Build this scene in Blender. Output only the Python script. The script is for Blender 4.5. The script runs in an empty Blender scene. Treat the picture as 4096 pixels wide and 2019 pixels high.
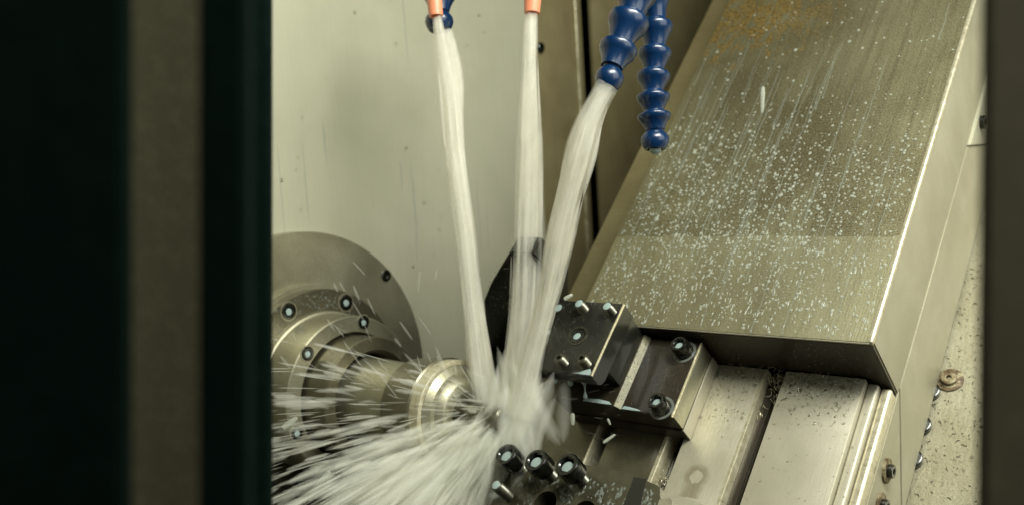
import bpy, bmesh, math, random
from mathutils import Vector, Matrix
random.seed(7)
C = bpy.context.scene.collection
SC = bpy.context.scene
MM = 0.001
# machine frame (millimetres): a = along the spindle to the right, b = up the slanted bed, h = out of the bed.
# the bed is slanted by 45 degrees: world x = a, y = (b-h)/sqrt2, z = (b+h)/sqrt2
R2 = math.sqrt(.5)
BED = Matrix.Rotation(math.radians(45), 3, 'X')
I3 = Matrix.Identity(3)
# ---------------------------------------------------------------- camera
CAMB = Vector((489.1, -157.4, 341.5))
rows = [(0.75155876, 0.03271417, -0.65885448), (0.41929472, -0.79474528, 0.43883012), (-0.50926552, -0.60606083, -0.61101465)]
MB_ = Matrix(rows)                       # camera (right, down, forward) -> bed
FPX, PX, PY = 3745.6, 2038.8, 1139.2
def ray(u, v): return MB_ @ Vector(((u-PX)/FPX, (v-PY)/FPX, 1))
def pt(u, v, d): return CAMB + ray(u, v)*d                 # bed point at a depth in mm
def on(u, v, ax, val):
    r = ray(u, v); return CAMB + r*((val-CAMB[ax])/r[ax])
def bw(p): p = Vector(p); return BED @ p                   # bed mm -> world mm
W = BED @ MB_
cam = bpy.data.cameras.new('camera'); camo = bpy.data.objects.new('camera', cam); C.objects.link(camo)
m = Matrix((W.col[0], -W.col[1], -W.col[2])).transposed().to_4x4()
m.translation = bw(CAMB)*MM
camo.matrix_world = m
cam.sensor_width = 36; cam.lens = FPX/4096*36
cam.shift_x = (2048-PX)/4096; cam.shift_y = (PY-1009.5)/4096
cam.clip_start = .01; cam.clip_end = 20
cam.dof.use_dof = True; cam.dof.focus_distance = .462; cam.dof.aperture_fstop = 7.5
SC.camera = camo
SC.view_settings.view_transform = 'Standard'; SC.view_settings.look = 'None'
SC.view_settings.exposure = -.14; SC.view_settings.gamma = 1
try:
    SC.cycles.transparent_max_bounces = 128
except Exception: pass
# ---------------------------------------------------------------- world + lamps
wd = bpy.data.worlds.new('World'); SC.world = wd; wd.use_nodes = True
bg = wd.node_tree.nodes['Background']; bg.inputs[0].default_value = (.58, .66, .52, 1); bg.inputs[1].default_value = .06
def area(name, loc, tgt, sx, sy, power, col):
    l = bpy.data.lights.new(name, 'AREA'); l.shape = 'RECTANGLE'; l.size = sx*MM; l.size_y = sy*MM; l.energy = power; l.color = col
    o = bpy.data.objects.new(name, l); C.objects.link(o); o.location = Vector(loc)*MM
    d = (Vector(tgt)-Vector(loc)); o.rotation_euler = d.to_track_quat('-Z', 'Y').to_euler()
    return o
area('machine_lamp', (520, -60, 520), (180, 60, 20), 360, 170, 6.3, (.98, 1, .90))
area('side_fill', (900, 60, 380), (150, 100, 0), 640, 560, 3.7, (.98, 1, .94))  # unseen fill light added to brighten the wall and right-hand faces
# ---------------------------------------------------------------- materials
def hexc(r, g, b):
    f = lambda c: (c/255/12.92) if c/255 <= .04045 else ((c/255+.055)/1.055)**2.4
    return (f(r), f(g), f(b), 1)
class NT:
    def __init__(s, name):
        s.m = bpy.data.materials.new(name); s.m.use_nodes = True; s.t = s.m.node_tree; s.n = s.t.nodes
        s.b = s.n['Principled BSDF']; s.out = s.n['Material Output']
        s.tc = s.n.new('ShaderNodeTexCoord')
    def L(s, a, b): s.t.links.new(a, b)
    def mapping(s, sc, rot=(0, 0, 0)):
        mp = s.n.new('ShaderNodeMapping'); mp.inputs['Scale'].default_value = sc; mp.inputs['Rotation'].default_value = rot
        s.L(s.tc.outputs['Object'], mp.inputs['Vector']); return mp.outputs[0]
    def noise(s, vec, scale, detail=4, rough=.6, dist=0):
        n = s.n.new('ShaderNodeTexNoise'); n.inputs['Scale'].default_value = scale; n.inputs['Detail'].default_value = detail
        n.inputs['Roughness'].default_value = rough; n.inputs['Distortion'].default_value = dist
        s.L(vec, n.inputs['Vector']); return n.outputs[0]
    def ramp(s, fac, stops):
        r = s.n.new('ShaderNodeValToRGB'); e = r.color_ramp.elements
        while len(e) < len(stops): e.new(.5)
        for k, (p, c) in enumerate(stops):
            e[k].position = p; e[k].color = c if len(c) == 4 else (*c, 1)
        s.L(fac, r.inputs[0]); return r.outputs[0]
    def mix(s, fac, a, b, mode='MIX'):
        n = s.n.new('ShaderNodeMix'); n.data_type = 'RGBA'; n.blend_type = mode
        if isinstance(fac, float): n.inputs[0].default_value = fac
        else: s.L(fac, n.inputs[0])
        for v, i in ((a, 6), (b, 7)):
            if isinstance(v, tuple): n.inputs[i].default_value = v if len(v) == 4 else (*v, 1)
            else: s.L(v, n.inputs[i])
        return n.outputs[2]
    def math(s, op, a, b=0.0):
        n = s.n.new('ShaderNodeMath'); n.operation = op
        for v, i in ((a, 0), (b, 1)):
            if isinstance(v, (int, float)): n.inputs[i].default_value = v
            else: s.L(v, n.inputs[i])
        return n.outputs[0]
    def sep(s, v):
        n = s.n.new('ShaderNodeSeparateXYZ'); s.L(v, n.inputs[0]); return n.outputs
    def bump(s, h, strength, dist=.0005, prev=None):
        n = s.n.new('ShaderNodeBump'); n.inputs['Strength'].default_value = strength; n.inputs['Distance'].default_value = dist
        s.L(h, n.inputs['Height'])
        if prev is not None: s.L(prev, n.inputs['Normal'])
        return n.outputs[0]
def metal(name, base, dark, met=.6, rough=.42, brush=(900, 40, 900), blotch=14, contrast=.5, bump=.15, spec=.5, wet=0, speck=.0):
    """brushed, stained steel: long fine brushing along one axis, cloudy stains, pits"""
    s = NT(name); o = s.mapping((1, 1, 1)); br = s.mapping(brush)
    n1 = s.noise(o, blotch, 5, .65, .4); n2 = s.noise(br, 1, 3, .6); n3 = s.noise(o, 900, 2, .5)
    c = s.mix(s.ramp(n1, [(.5-contrast*.35, (0, 0, 0)), (.5+contrast*.35, (1, 1, 1))]), dark, base)
    c = s.mix(s.math('MULTIPLY', s.ramp(n2, [(.35, (0, 0, 0)), (.75, (1, 1, 1))]), .35), c, dark)
    c = s.mix(s.math('MULTIPLY', s.ramp(n3, [(.35, (0, 0, 0)), (.65, (1, 1, 1))]), .22), c, dark)
    if speck:
        pk = s.ramp(s.noise(o, 380, 3, .7), [(.66-speck*.1, (0, 0, 0)), (.70, (1, 1, 1))])
        c = s.mix(s.math('MULTIPLY', pk, .75), c, (dark[0]*.3, dark[1]*.3, dark[2]*.28, 1))
    s.L(c, s.b.inputs['Base Color']); s.b.inputs['Metallic'].default_value = met
    r = s.math('ADD', s.math('MULTIPLY', n1, .25), rough-.12); r = s.math('ADD', s.math('MULTIPLY', n2, .12), r)
    s.L(r, s.b.inputs['Roughness']); s.b.inputs['Specular IOR Level'].default_value = spec
    if wet: s.b.inputs['Coat Weight'].default_value = wet; s.b.inputs['Coat Roughness'].default_value = .12
    h = s.math('ADD', s.math('MULTIPLY', n2, .6), s.math('MULTIPLY', n3, .5))
    s.L(s.bump(h, bump), s.b.inputs['Normal'])
    return s.m
M = {}
M['wall'] = metal('pale_wall_steel', hexc(184, 180, 158), hexc(162, 161, 137), .15, .5, (60, 500, 20), 9, .9, .12)
M['wall_shade_brown'] = metal('shade_brown_wall_steel', hexc(144, 134, 98), hexc(104, 94, 62), .3, .5, (60, 500, 30), 16, .8, .15)  # brown tone puts the shade on the wall panels into the colour
M['hem'] = metal('folded_sheet_edge', hexc(205, 200, 170), hexc(130, 122, 90), .5, .3, (400, 400, 60), 90, .6, .1)  # pale colour puts in the highlight along the fold
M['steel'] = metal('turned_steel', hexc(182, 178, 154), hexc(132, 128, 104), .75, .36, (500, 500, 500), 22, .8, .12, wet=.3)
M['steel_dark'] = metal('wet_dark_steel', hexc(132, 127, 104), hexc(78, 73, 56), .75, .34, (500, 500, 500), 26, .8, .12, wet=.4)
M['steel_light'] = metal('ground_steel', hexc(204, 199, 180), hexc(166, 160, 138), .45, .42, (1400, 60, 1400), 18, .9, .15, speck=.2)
M['sheet'] = metal('side_sheet_steel', hexc(190, 185, 164), hexc(154, 149, 124), .4, .4, (300, 60, 60), 16, .8, .1)
M['block'] = metal('oily_black_steel', hexc(46, 43, 34), hexc(18, 22, 18), .35, .4, (900, 60, 900), 60, 1.2, .35, wet=.5, speck=.3)
M['block_brown'] = metal('browned_black_steel', hexc(64, 50, 32), hexc(22, 24, 17), .3, .42, (500, 400, 500), 110, 1.0, .35, wet=.4, speck=.3)
M['bolt'] = metal('black_oxide_bolt', hexc(42, 42, 34), hexc(18, 21, 17), .6, .2, (600, 600, 600), 90, .8, .1, wet=.8)
M['thread'] = metal('oily_thread_steel', hexc(98, 96, 78), hexc(44, 44, 34), .7, .34, (600, 600, 600), 90, .8, .1, wet=.6)
M['void'] = metal('oily_casting_and_shade', hexc(14, 17, 13), hexc(5, 8, 6), .0, .6, (90, 60, 90), 40, 1, .4, spec=.12)
M['rough'] = metal('pitted_tray_plate', hexc(180, 175, 152), hexc(134, 128, 102), .3, .45, (300, 90, 300), 30, .8, .9, speck=.9)
M['holder'] = metal('wet_holder_steel', hexc(112, 108, 84), hexc(60, 57, 41), .6, .33, (300, 300, 300), 55, .9, .3, wet=.7)
M['cover_front'] = metal('shaded_cover_front', hexc(66, 58, 40), hexc(38, 33, 23), .4, .4, (120, 400, 120), 20, .8, .2, wet=.2)  # darker than the cover top: the front face's shade is in the colour
M['chamfer'] = metal('bright_edge_steel', hexc(240, 234, 208), hexc(170, 160, 128), .55, .25, (100, 500, 100), 260, .8, .2, wet=.4)  # pale tone carries the highlights of edges and chamfers in the colour
def rusty(name):
    s = NT(name); o = s.mapping((1, 1, 1)); n = s.noise(o, 260, 5, .7)
    c = s.ramp(n, [(.3, hexc(48, 40, 28)), (.48, hexc(96, 78, 52)), (.62, hexc(150, 142, 112))])
    s.L(c, s.b.inputs['Base Color']); s.b.inputs['Metallic'].default_value = .3; s.b.inputs['Roughness'].default_value = .55
    s.L(s.bump(n, .4), s.b.inputs['Normal']); return s.m
M['rust'] = rusty('rusty_steel')
# cover plate: brushed up the slope, brown stain bands, orange rust speckle at the top left, paler band at the foot
def cover_mat():
    s = NT('brushed_cover_steel'); o = s.mapping((1, 1, 1)); br = s.mapping((1100, 22, 1100)); br2 = s.mapping((260, 9, 260))
    x, y, z = s.sep(s.tc.outputs['Object'])
    n1 = s.noise(o, 11, 5, .6, .5); n2 = s.noise(br, 1, 4, .7); n3 = s.noise(br2, 1, 4, .6); n4 = s.noise(o, 1000, 2, .6)
    base, dark = hexc(136, 132, 102), hexc(88, 80, 54)
    c = s.mix(s.ramp(n1, [(.36, (0, 0, 0)), (.62, (1, 1, 1))]), dark, base)
    c = s.mix(s.math('MULTIPLY', s.ramp(n3, [(.45, (0, 0, 0)), (.7, (1, 1, 1))]), .55), c, hexc(64, 54, 32))
    c = s.mix(s.math('MULTIPLY', s.ramp(n2, [(.35, (0, 0, 0)), (.7, (1, 1, 1))]), .5), c, hexc(74, 66, 42))
    c = s.mix(s.math('MULTIPLY', s.ramp(n4, [(.4, (0, 0, 0)), (.62, (1, 1, 1))]), .3), c, hexc(180, 174, 138))
    # paler band at the foot of the plate, with a ragged upper limit
    yl = s.math('ADD', y, s.math('MULTIPLY', s.noise(o, 60, 2, .5), .004))
    film = s.math('GREATER_THAN', .0655, yl)
    film = s.math('MULTIPLY', film, s.math('MULTIPLY', s.noise(s.mapping((60, 14, 60)), 1, 3, .5), .55))
    c = s.mix(film, c, hexc(176, 172, 140))
    # a broad grey wash running down
    # rust
    near = s.math('MULTIPLY', s.math('GREATER_THAN', y, .19), s.math('GREATER_THAN', .105, x))
    grad = s.math('MULTIPLY', s.math('SUBTRACT', y, .195), 4.0)
    rn = s.noise(s.mapping((200, 90, 200)), 1, 4, .62)
    rf = s.ramp(s.math('ADD', rn, s.math('MINIMUM', grad, .22)), [(.62, (0, 0, 0)), (.72, (1, 1, 1))])
    xf = s.ramp(s.math('MULTIPLY', x, 10.0), [(.45, (1, 1, 1)), (1.0, (0, 0, 0))])
    rf = s.math('MULTIPLY', s.math('MULTIPLY', rf, near), xf)
    c = s.mix(s.math('MULTIPLY', rf, .75), c, s.ramp(s.noise(o, 500, 3, .7), [(.4, hexc(88, 66, 24)), (.6, hexc(170, 140, 72))]))
    s.L(c, s.b.inputs['Base Color']); s.b.inputs['Metallic'].default_value = .6
    r = s.math('ADD', .30, s.math('MULTIPLY', n2, .3)); s.L(r, s.b.inputs['Roughness'])
    s.L(s.bump(s.math('ADD', n2, s.math('MULTIPLY', n4, .6)), .25), s.b.inputs['Normal'])
    return s.m
M['cover'] = cover_mat()
def stained_plate():
    s = NT('stained_slot_plate'); o = s.mapping((1, 1, 1)); n1 = s.noise(o, 30, 5, .6, .5); n4 = s.noise(s.mapping((1200, 120, 1200)), 1, 3, .6)
    c = s.mix(s.ramp(n1, [(.35, (0, 0, 0)), (.65, (1, 1, 1))]), hexc(176, 170, 148), hexc(198, 192, 172))
    c = s.mix(s.math('MULTIPLY', s.ramp(n4, [(.4, (0, 0, 0)), (.65, (1, 1, 1))]), .35), c, hexc(160, 153, 122))
    mp = s.n.new('ShaderNodeMapping'); s.L(s.tc.outputs['Object'], mp.inputs[0])
    mp.inputs['Location'].default_value = (-STC[0]*MM, -STC[1]*MM, 0)
    mp.vector_type = 'POINT'
    x, y, z = s.sep(mp.outputs[0])
    d = s.math('SQRT', s.math('ADD', s.math('MULTIPLY', x, x), s.math('MULTIPLY', y, y)))
    w = s.math('MULTIPLY', s.noise(o, 300, 3, .6), .0035)
    dd = s.math('ADD', d, w)
    ring = s.ramp(s.math('MULTIPLY', dd, 60), [(.30, (0, 0, 0)), (.33, (1, 1, 1)), (.42, (.8, .8, .8)), (.56, (0, 0, 0))])
    run = s.math('MULTIPLY', s.ramp(s.math('MULTIPLY', s.math('ADD', s.math('ABSOLUTE', x), w), 100), [(.5, (1, 1, 1)), (.85, (0, 0, 0))]), s.math('MULTIPLY', s.math('LESS_THAN', y, -.004), s.noise(s.mapping((200, 60, 200)), 1, 4, .6)))
    f = s.math('MAXIMUM', s.math('MULTIPLY', ring, .6), run)
    c = s.mix(s.math('MULTIPLY', f, .85), c, hexc(98, 82, 50))
    s.L(c, s.b.inputs['Base Color']); s.b.inputs['Metallic'].default_value = .4; s.b.inputs['Roughness'].default_value = .42
    s.L(s.bump(n4, .2), s.b.inputs['Normal']); return s.m
def plastic(name, col, rough=.22, coat=.7, sub=0):
    s = NT(name); o = s.mapping((1, 1, 1)); n = s.noise(o, 150, 3, .6)
    c2 = tuple(min(1, v*1.5+.004) for v in col[:3])
    s.L(s.mix(s.math('MULTIPLY', s.ramp(n, [(.45, (0, 0, 0)), (.7, (1, 1, 1))]), .35), col, (*c2, 1)), s.b.inputs['Base Color'])
    s.b.inputs['Roughness'].default_value = rough; s.b.inputs['Coat Weight'].default_value = coat; s.b.inputs['Coat Roughness'].default_value = .06
    s.L(s.bump(n, .15, .0006), s.b.inputs['Normal'])
    if rough > .7: s.b.inputs['Specular IOR Level'].default_value = .1
    return s.m
M['blue'] = plastic('glossy_blue_plastic', hexc(1, 34, 68), .3, .3); M['orange'] = plastic('salmon_plastic', hexc(226, 140, 104), .4, .3)
M['frame'] = plastic('black_door_rubber', hexc(0, 15, 9), 1.0, .0); M['post'] = plastic('olive_grey_post_paint', hexc(66, 61, 47), .75, .0)
M['strip'] = plastic('dim_window_olive', hexc(70, 67, 50), .75, 0)
def liquid(name, col, alpha, rough=.3, streak=None, glow=0.0):
    """milky liquid: glossy body for drops; airy streams pass light through (translucent) and let the background show"""
    s = NT(name); s.b.inputs['Base Color'].default_value = col; s.b.inputs['Roughness'].default_value = rough
    sh = s.b.outputs[0]
    if glow:
        tl = s.n.new('ShaderNodeBsdfTranslucent'); tl.inputs[0].default_value = col
        df = s.n.new('ShaderNodeBsdfDiffuse'); df.inputs[0].default_value = col
        mx = s.n.new('ShaderNodeMixShader'); mx.inputs[0].default_value = glow; s.L(df.outputs[0], mx.inputs[1]); s.L(tl.outputs[0], mx.inputs[2]); sh = mx.outputs[0]
    tr = s.n.new('ShaderNodeBsdfTransparent'); m2 = s.n.new('ShaderNodeMixShader'); s.L(tr.outputs[0], m2.inputs[1]); s.L(sh, m2.inputs[2])
    if streak:
        n = s.noise(s.mapping(streak), 1, 2, .5)
        s.L(s.ramp(n, [(.3, (alpha*.6,)*3), (.7, (min(1, alpha*1.4),)*3)]), m2.inputs[0])
    else: m2.inputs[0].default_value = alpha
    if alpha < 1: s.L(m2.outputs[0], s.out.inputs[0])
    return s.m
MILK = hexc(250, 248, 238); MIST = hexc(250, 250, 240)
M['milk'] = liquid('milky_coolant', hexc(150, 166, 162), 1, .12)
M['jet_core'] = liquid('milky_jet_core', MILK, .26, .6, (110, 4, 110), .5)
M['jet_shell'] = liquid('milky_jet_sheath', MILK, .135, .6, (140, 5, 140), .5)
M['mist'] = liquid('thin_mist', MIST, .03, .6, None, .5)
M['jet_strand'] = liquid('milky_jet_strands', MILK, .13, .5)
M['spray'] = liquid('fine_milky_spray', MIST, .06, .6, None, .5)
M['plume'] = liquid('dense_milky_spray', MIST, .07, .6, None, .5)
M['bead'] = liquid('coolant_beads', hexc(186, 190, 174), .5, .15)
M['film'] = liquid('thin_coolant_film', hexc(160, 168, 158), .32, .15)
def clearwater():
    s = NT('clear_coolant'); s.b.inputs['Base Color'].default_value = (.9, .92, .85, 1); s.b.inputs['Roughness'].default_value = .05
    s.b.inputs['Transmission Weight'].default_value = 1; s.b.inputs['IOR'].default_value = 1.33; return s.m
M['clear'] = clearwater()
STC = (0, 0)
# ---------------------------------------------------------------- object helpers
ORG = {}
def place(o, org, frame):
    rot = BED if frame == 'bed' else I3
    o.matrix_world = Matrix.Translation((rot @ Vector(org))*MM) @ rot.to_4x4()
    ORG[o.name] = Vector(org)
def tag(o, label=None, cat=None, group=None, kind=None):
    for k, v in (('label', label), ('category', cat), ('group', group), ('kind', kind)):
        if v: o[k] = v
    return o
def thing(name, label, cat, org, frame='bed', group=None):
    o = bpy.data.objects.new(name, None); C.objects.link(o); o.empty_display_size = .01
    place(o, org, frame); return tag(o, label, cat, group)
def obj(name, bm, mat, parent=None, org=None, frame='bed', smooth=True, ang=35):
    me = bpy.data.meshes.new(name)
    if parent is not None: org = ORG[parent.name]
    elif org is None:
        vs = [v.co for v in bm.verts]
        org = Vector([sum(v[i] for v in vs)/len(vs) for i in range(3)])
    org = Vector(org)
    for v in bm.verts: v.co = (v.co-org)*MM
    bmesh.ops.recalc_face_normals(bm, faces=bm.faces)
    bm.to_mesh(me); bm.free(); me.materials.append(mat)
    if smooth:
        for p in me.polygons: p.use_smooth = True
        me.set_sharp_from_angle(angle=math.radians(ang))
    o = bpy.data.objects.new(name, me); C.objects.link(o)
    if parent is not None: o.parent = parent; ORG[o.name] = org
    else: place(o, org, frame)
    return o
def box(bm, x0, x1, y0, y1, z0, z1, bev=0, seg=2):
    t = bmesh.new(); vs = [t.verts.new((x, y, z)) for x in (x0, x1) for y in (y0, y1) for z in (z0, z1)]
    for f in ((0, 1, 3, 2), (4, 6, 7, 5), (0, 4, 5, 1), (2, 3, 7, 6), (0, 2, 6, 4), (1, 5, 7, 3)): t.faces.new([vs[i] for i in f])
    if bev: bmesh.ops.bevel(t, geom=t.edges[:], offset=bev, segments=seg, affect='EDGES', profile=.6)
    merge(bm, t); return bm
def merge(bm, t):
    mp = {}
    for v in t.verts: mp[v] = bm.verts.new(v.co)
    for f in t.faces:
        try: bm.faces.new([mp[v] for v in f.verts])
        except ValueError: pass
    t.free()
def prism(bm, pts, d, bev=0):
    """polygon of 3D points extruded along vector d"""
    t = bmesh.new(); a = [t.verts.new(p) for p in pts]; b = [t.verts.new(Vector(p)+Vector(d)) for p in pts]
    t.faces.new(a); t.faces.new(b[::-1]); n = len(a)
    for i in range(n): t.faces.new((a[i], b[i], b[(i+1) % n], a[(i+1) % n]))
    bmesh.ops.recalc_face_normals(t, faces=t.faces)
    if bev: bmesh.ops.bevel(t, geom=t.edges[:], offset=bev, segments=2, affect='EDGES')
    merge(bm, t); return bm
def basis(d):
    d = Vector(d).normalized(); u = d.cross(Vector((0, 0, 1)) if abs(d.z) < .9 else Vector((0, 1, 0))).normalized(); return d, u, d.cross(u)
def lathe(bm, prof, o, d, n=48, rf=None, closed=False, uu=None):
    """prof: list of (s, r) along d; rf(i, ang, r) may alter the radius of ring i"""
    o = Vector(o); d, u, v = basis(d); rings = []
    for i, (s, r) in enumerate(prof):
        if r <= 1e-6: rings.append([bm.verts.new(o+d*s)]); continue
        ring = []
        for k in range(n):
            a = 2*math.pi*k/n; rr = rf(i, a, r) if rf else r
            ring.append(bm.verts.new(o+d*s+(u*math.cos(a)+v*math.sin(a))*rr))
        rings.append(ring)
    pairs = list(zip(rings, rings[1:]))
    if closed: pairs.append((rings[-1], rings[0]))
    for A, B in pairs:
        for k in range(n):
            k2 = (k+1) % n
            if len(A) == 1 and len(B) == 1: break
            if len(A) == 1: bm.faces.new((A[0], B[k2], B[k]))
            elif len(B) == 1: bm.faces.new((A[k], A[k2], B[0]))
            else: bm.faces.new((A[k], A[k2], B[k2], B[k]))
    return bm
def tube(bm, pts, rads, n=8, caps=True):
    rings = []; up = None
    for i, p in enumerate(pts):
        p = Vector(p); q0 = Vector(pts[max(i-1, 0)]); q1 = Vector(pts[min(i+1, len(pts)-1)])
        d = (q1-q0).normalized()
        if up is None: _, u, v = basis(d)
        else: u = (up - d*up.dot(d)).normalized(); v = d.cross(u)
        up = u; r = rads[i] if hasattr(rads, '__len__') else rads
        rings.append([bm.verts.new(p+(u*math.cos(2*math.pi*k/n)+v*math.sin(2*math.pi*k/n))*r) for k in range(n)])
    for A, B in zip(rings, rings[1:]):
        for k in range(n): bm.faces.new((A[k], A[(k+1) % n], B[(k+1) % n], B[k]))
    if caps: bm.faces.new(rings[0][::-1]); bm.faces.new(rings[-1])
    return bm
def blob(bm, c, nrm, rx, ry, hgt, ax=(0, 1, 0), n=8, jit=.18):
    """flattened drop sitting on a face with normal nrm; ry is the radius along ax"""
    c = Vector(c); nrm = Vector(nrm); ax = Vector(ax); s = nrm.cross(ax).normalized()
    js = [1+random.uniform(-jit, jit) for _ in range(n)]
    rings = []
    for (f, z) in ((1, 0), (.86, .55), (.5, .9)):
        rings.append([bm.verts.new(c+s*(math.cos(2*math.pi*k/n)*rx*f*js[k])+ax*(math.sin(2*math.pi*k/n)*ry*f*js[k])+nrm*(z*hgt)) for k in range(n)])
    top = bm.verts.new(c+nrm*hgt)
    for A, B in zip(rings, rings[1:]):
        for k in range(n): bm.faces.new((A[k], A[(k+1) % n], B[(k+1) % n], B[k]))
    for k in range(n): bm.faces.new((rings[-1][k], rings[-1][(k+1) % n], top))
def new(): return bmesh.new()
X, Y, Z = Vector((1, 0, 0)), Vector((0, 1, 0)), Vector((0, 0, 1))
def hexr(a, r): # circle radius -> hexagon radius
    k = ((a % (math.pi/3))-math.pi/6); return r*math.cos(math.pi/6)/math.cos(k)
def cap_screw(parent, c, d, R, H, rs, label=None, fill=None, mat=None, name='screw', shank=0, rshank=0):
    """socket screw: head R x H standing on c along d, hex socket rs; fill = milky pool level"""
    c = Vector(c); d = Vector(d).normalized(); bm = new()
    dep = H*.62
    prof = [(0, 0), (0, R*.98), (H*.86, R), (H, R*.88), (H, rs*1.12), (H-dep*.12, rs), (H-dep, rs), (H-dep, 0)]
    lathe(bm, prof, c, d, 24, lambda i, a, r: hexr(a, r) if i in (5, 6) else r)
    o = obj(name, bm, mat or M['bolt'], parent)
    if label: o['label'] = label
    if shank:
        bm = new(); pr = [(0, rshank*.9)]; k = 0
        while k*1.0 < shank: pr += [(-k*1.0-.3, rshank), (-k*1.0-.8, rshank*.82)]; k += 1
        lathe(bm, pr, c, d, 20); obj('thread', bm, M['thread'], o)
    if fill:
        bm = new(); lathe(bm, [(H-dep*fill, 0), (H-dep*fill+.02, rs*.6), (H-dep*fill-.1, rs*.8)], c-Y*rs*.18, d, 18)
        obj('coolant_fill', bm, M['milk'], o)
    return o
def set_screw(parent, c, d, L, R, hollow=False, name='set_screw'):
    c = Vector(c); d = Vector(d).normalized(); bm = new(); pr = []; k = 0
    while k < L-.6: pr += [(k, R*.84), (k+.5, R)]; k += 1
    pr += [(L-.3, R*.84), (L, R*.74), (L, R*.52), (L-1.6, R*.5), (L-1.6, 0)]
    n = len(pr); lathe(bm, pr, c, d, 24, lambda i, a, r: hexr(a, r) if i >= n-3 else r)
    o = obj(name, bm, M['thread'], parent)
    if not hollow:
        bm = new(); lathe(bm, [(L-.05, R*.76), (L+.14, R*.6), (L+.26, 0)], c, d, 18); obj('coolant_fill', bm, M['milk'], o)
    return o
# ================================================================ large structure
# spindle side wall: sheets standing upright, facing +x (world frame, mm)
bm = new(); box(bm, -16, -12, -420, 262, -420, 420, .5)
tag(obj('wall', bm, M['wall'], org=(-14, 0, 0), frame='world'), kind='structure')
wp = thing('wall_panel', 'steel panel, its shade painted brown, with a bright folded edge beside the dark gap', 'panel', (-14, 295, 0), 'world')
bm = new(); box(bm, -17, -13, 262, 330, -420, 420, .4); obj('sheet', bm, M['wall_shade_brown'], wp)
bm = new(); box(bm, -13.5, -10.5, 318.5, 322, -420, 420, 1.2, 3); obj('folded_edge', bm, M['hem'], wp)
cap_screw(wp, (-13, 269, 229), X, 4.2, 3, 2.2, 'small dark socket screw in the brown panel')
wq = thing('wall_panel', 'steel panel, its shade painted brown, between the dark gap and the sloping cover', 'panel', (-14, 500, 0), 'world')
bm = new(); box(bm, -17, -13, 346, 900, -420, 600, .5); obj('sheet', bm, M['wall_shade_brown'], wq)
bm = new(); box(bm, -80, -70, 280, 760, -420, 520); tag(obj('gap_shade_back', bm, M['void'], frame='world'), kind='structure')  # near-black sheet added so the gap's darkness is in the colour
bm = new()
for zz in (262, 252, 243, 233, 205):
    p = (-12.5, 337, zz-12); lathe(bm, [(0, 1.5), (1, 1.3), (1.6, 0)], p, X, 10)
tag(obj('water_beads', bm, M['clear'], frame='world'), 'row of small clear beads hanging in the dark wall gap', 'water beads', kind='stuff')
bm = new()
for i in range(110):
    y_, z_ = random.uniform(-160, 255), random.uniform(-60, 260); r = random.choice((.4, .5, .7, 1.1)); blob(bm, (-12, y_, z_), (1, 0, 0), r, r*1.25, r*.45, ax=(0, 0, 1), n=9)
tag(obj('water_beads', bm, M['clear'], frame='world'), 'clear drops clinging to the pale spindle wall', 'water beads', kind='stuff')
bm = new()
for i in range(16):
    y_, z_ = random.uniform(-150, 250), random.uniform(20, 260); L_ = random.uniform(15, 70); blob(bm, (-12, y_, z_), (1, 0, 0), random.uniform(.3, .7), L_/2, .12, ax=(0, random.uniform(-.02, .02), 1), n=9, jit=.3)
tag(obj('coolant_runs', bm, M['film'], frame='world'), 'faint upright runs of coolant drying on the pale spindle wall', 'coolant trickles', kind='stuff')
# black chip pit under the spindle and the slanted bed casting
bm = new(); box(bm, -12, 700, -420, 700, -420, -410); tag(obj('floor', bm, M['void'], frame='world', org=(0, 0, -415)), kind='structure')
bm = new(); box(bm, -11.5, 118, -260, 640, -214, -204, 1); tag(obj('pit_floor', bm, M['void'], org=(0, 0, -209)), kind='structure')
bc = thing('bed_casting', 'dark slanted machine bed under the slotted table and cover', 'machine bed', (200, 100, -100))
bm = new(); box(bm, 118, 161, 84, 640, -200, -52.5, .8); obj('ledge', bm, M['wall_shade_brown'], bc)
bm = new(); box(bm, 60, 330.5, -160, 83, -200, -66, .8); box(bm, 162, 330.5, 84, 640, -200, -66, .8); obj('casting', bm, M['void'], bc)
# ================================================================ slotted table (plates at h = -52)
st = on(2785, 1905, 2, -52)
tb = thing('slotted_table', 'pale ground steel table with dark T-slots running up the slope', 'table', (st.x, st.y, -52))
M['stained'] = stained_plate()
def plate(x0, x1, y0, y1, mat, nm='plate'):
    b = new(); box(b, x0, x1, y0, y1, -65.9, -52, .5, 2); return obj(nm, b, mat, tb)
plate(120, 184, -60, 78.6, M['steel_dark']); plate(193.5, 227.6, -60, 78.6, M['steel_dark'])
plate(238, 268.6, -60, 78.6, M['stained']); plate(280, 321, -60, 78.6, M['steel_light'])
for x0, x1 in ((226.9, 229.4), (268.4, 270.2), (183.6, 184.8)):
    bm = new(); prism(bm, [(x0, -60, -51.8), (x1-.5, -60, -51.8), (x1, -60, -52.6), (x1, -60, -65), (x0, -60, -65)], (0, 138.4, 0)); obj('slot_edge', bm, M['chamfer'], tb)
bm = new(); box(bm, 270.4, 275, -60, 78, -65.9, -57.5, .3); obj('slot_step', bm, M['block_brown'], tb)
bm = new(); box(bm, 275.2, 279.9, -60, 78, -65.9, -60.5, .8); obj('slot_floor', bm, M['steel_dark'], tb)
bm = new(); box(bm, 229.6, 233, -60, 78, -65.9, -62, .5); box(bm, 234, 237, -60, 78, -65.9, -62.5, .5); obj('slot_floor', bm, M['block'], tb)
bm = new(); box(bm, 321.2, 326.5, -60, 78.4, -65.9, -55.5, 1.2, 3); obj('rail', bm, M['steel_light'], tb)
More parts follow.
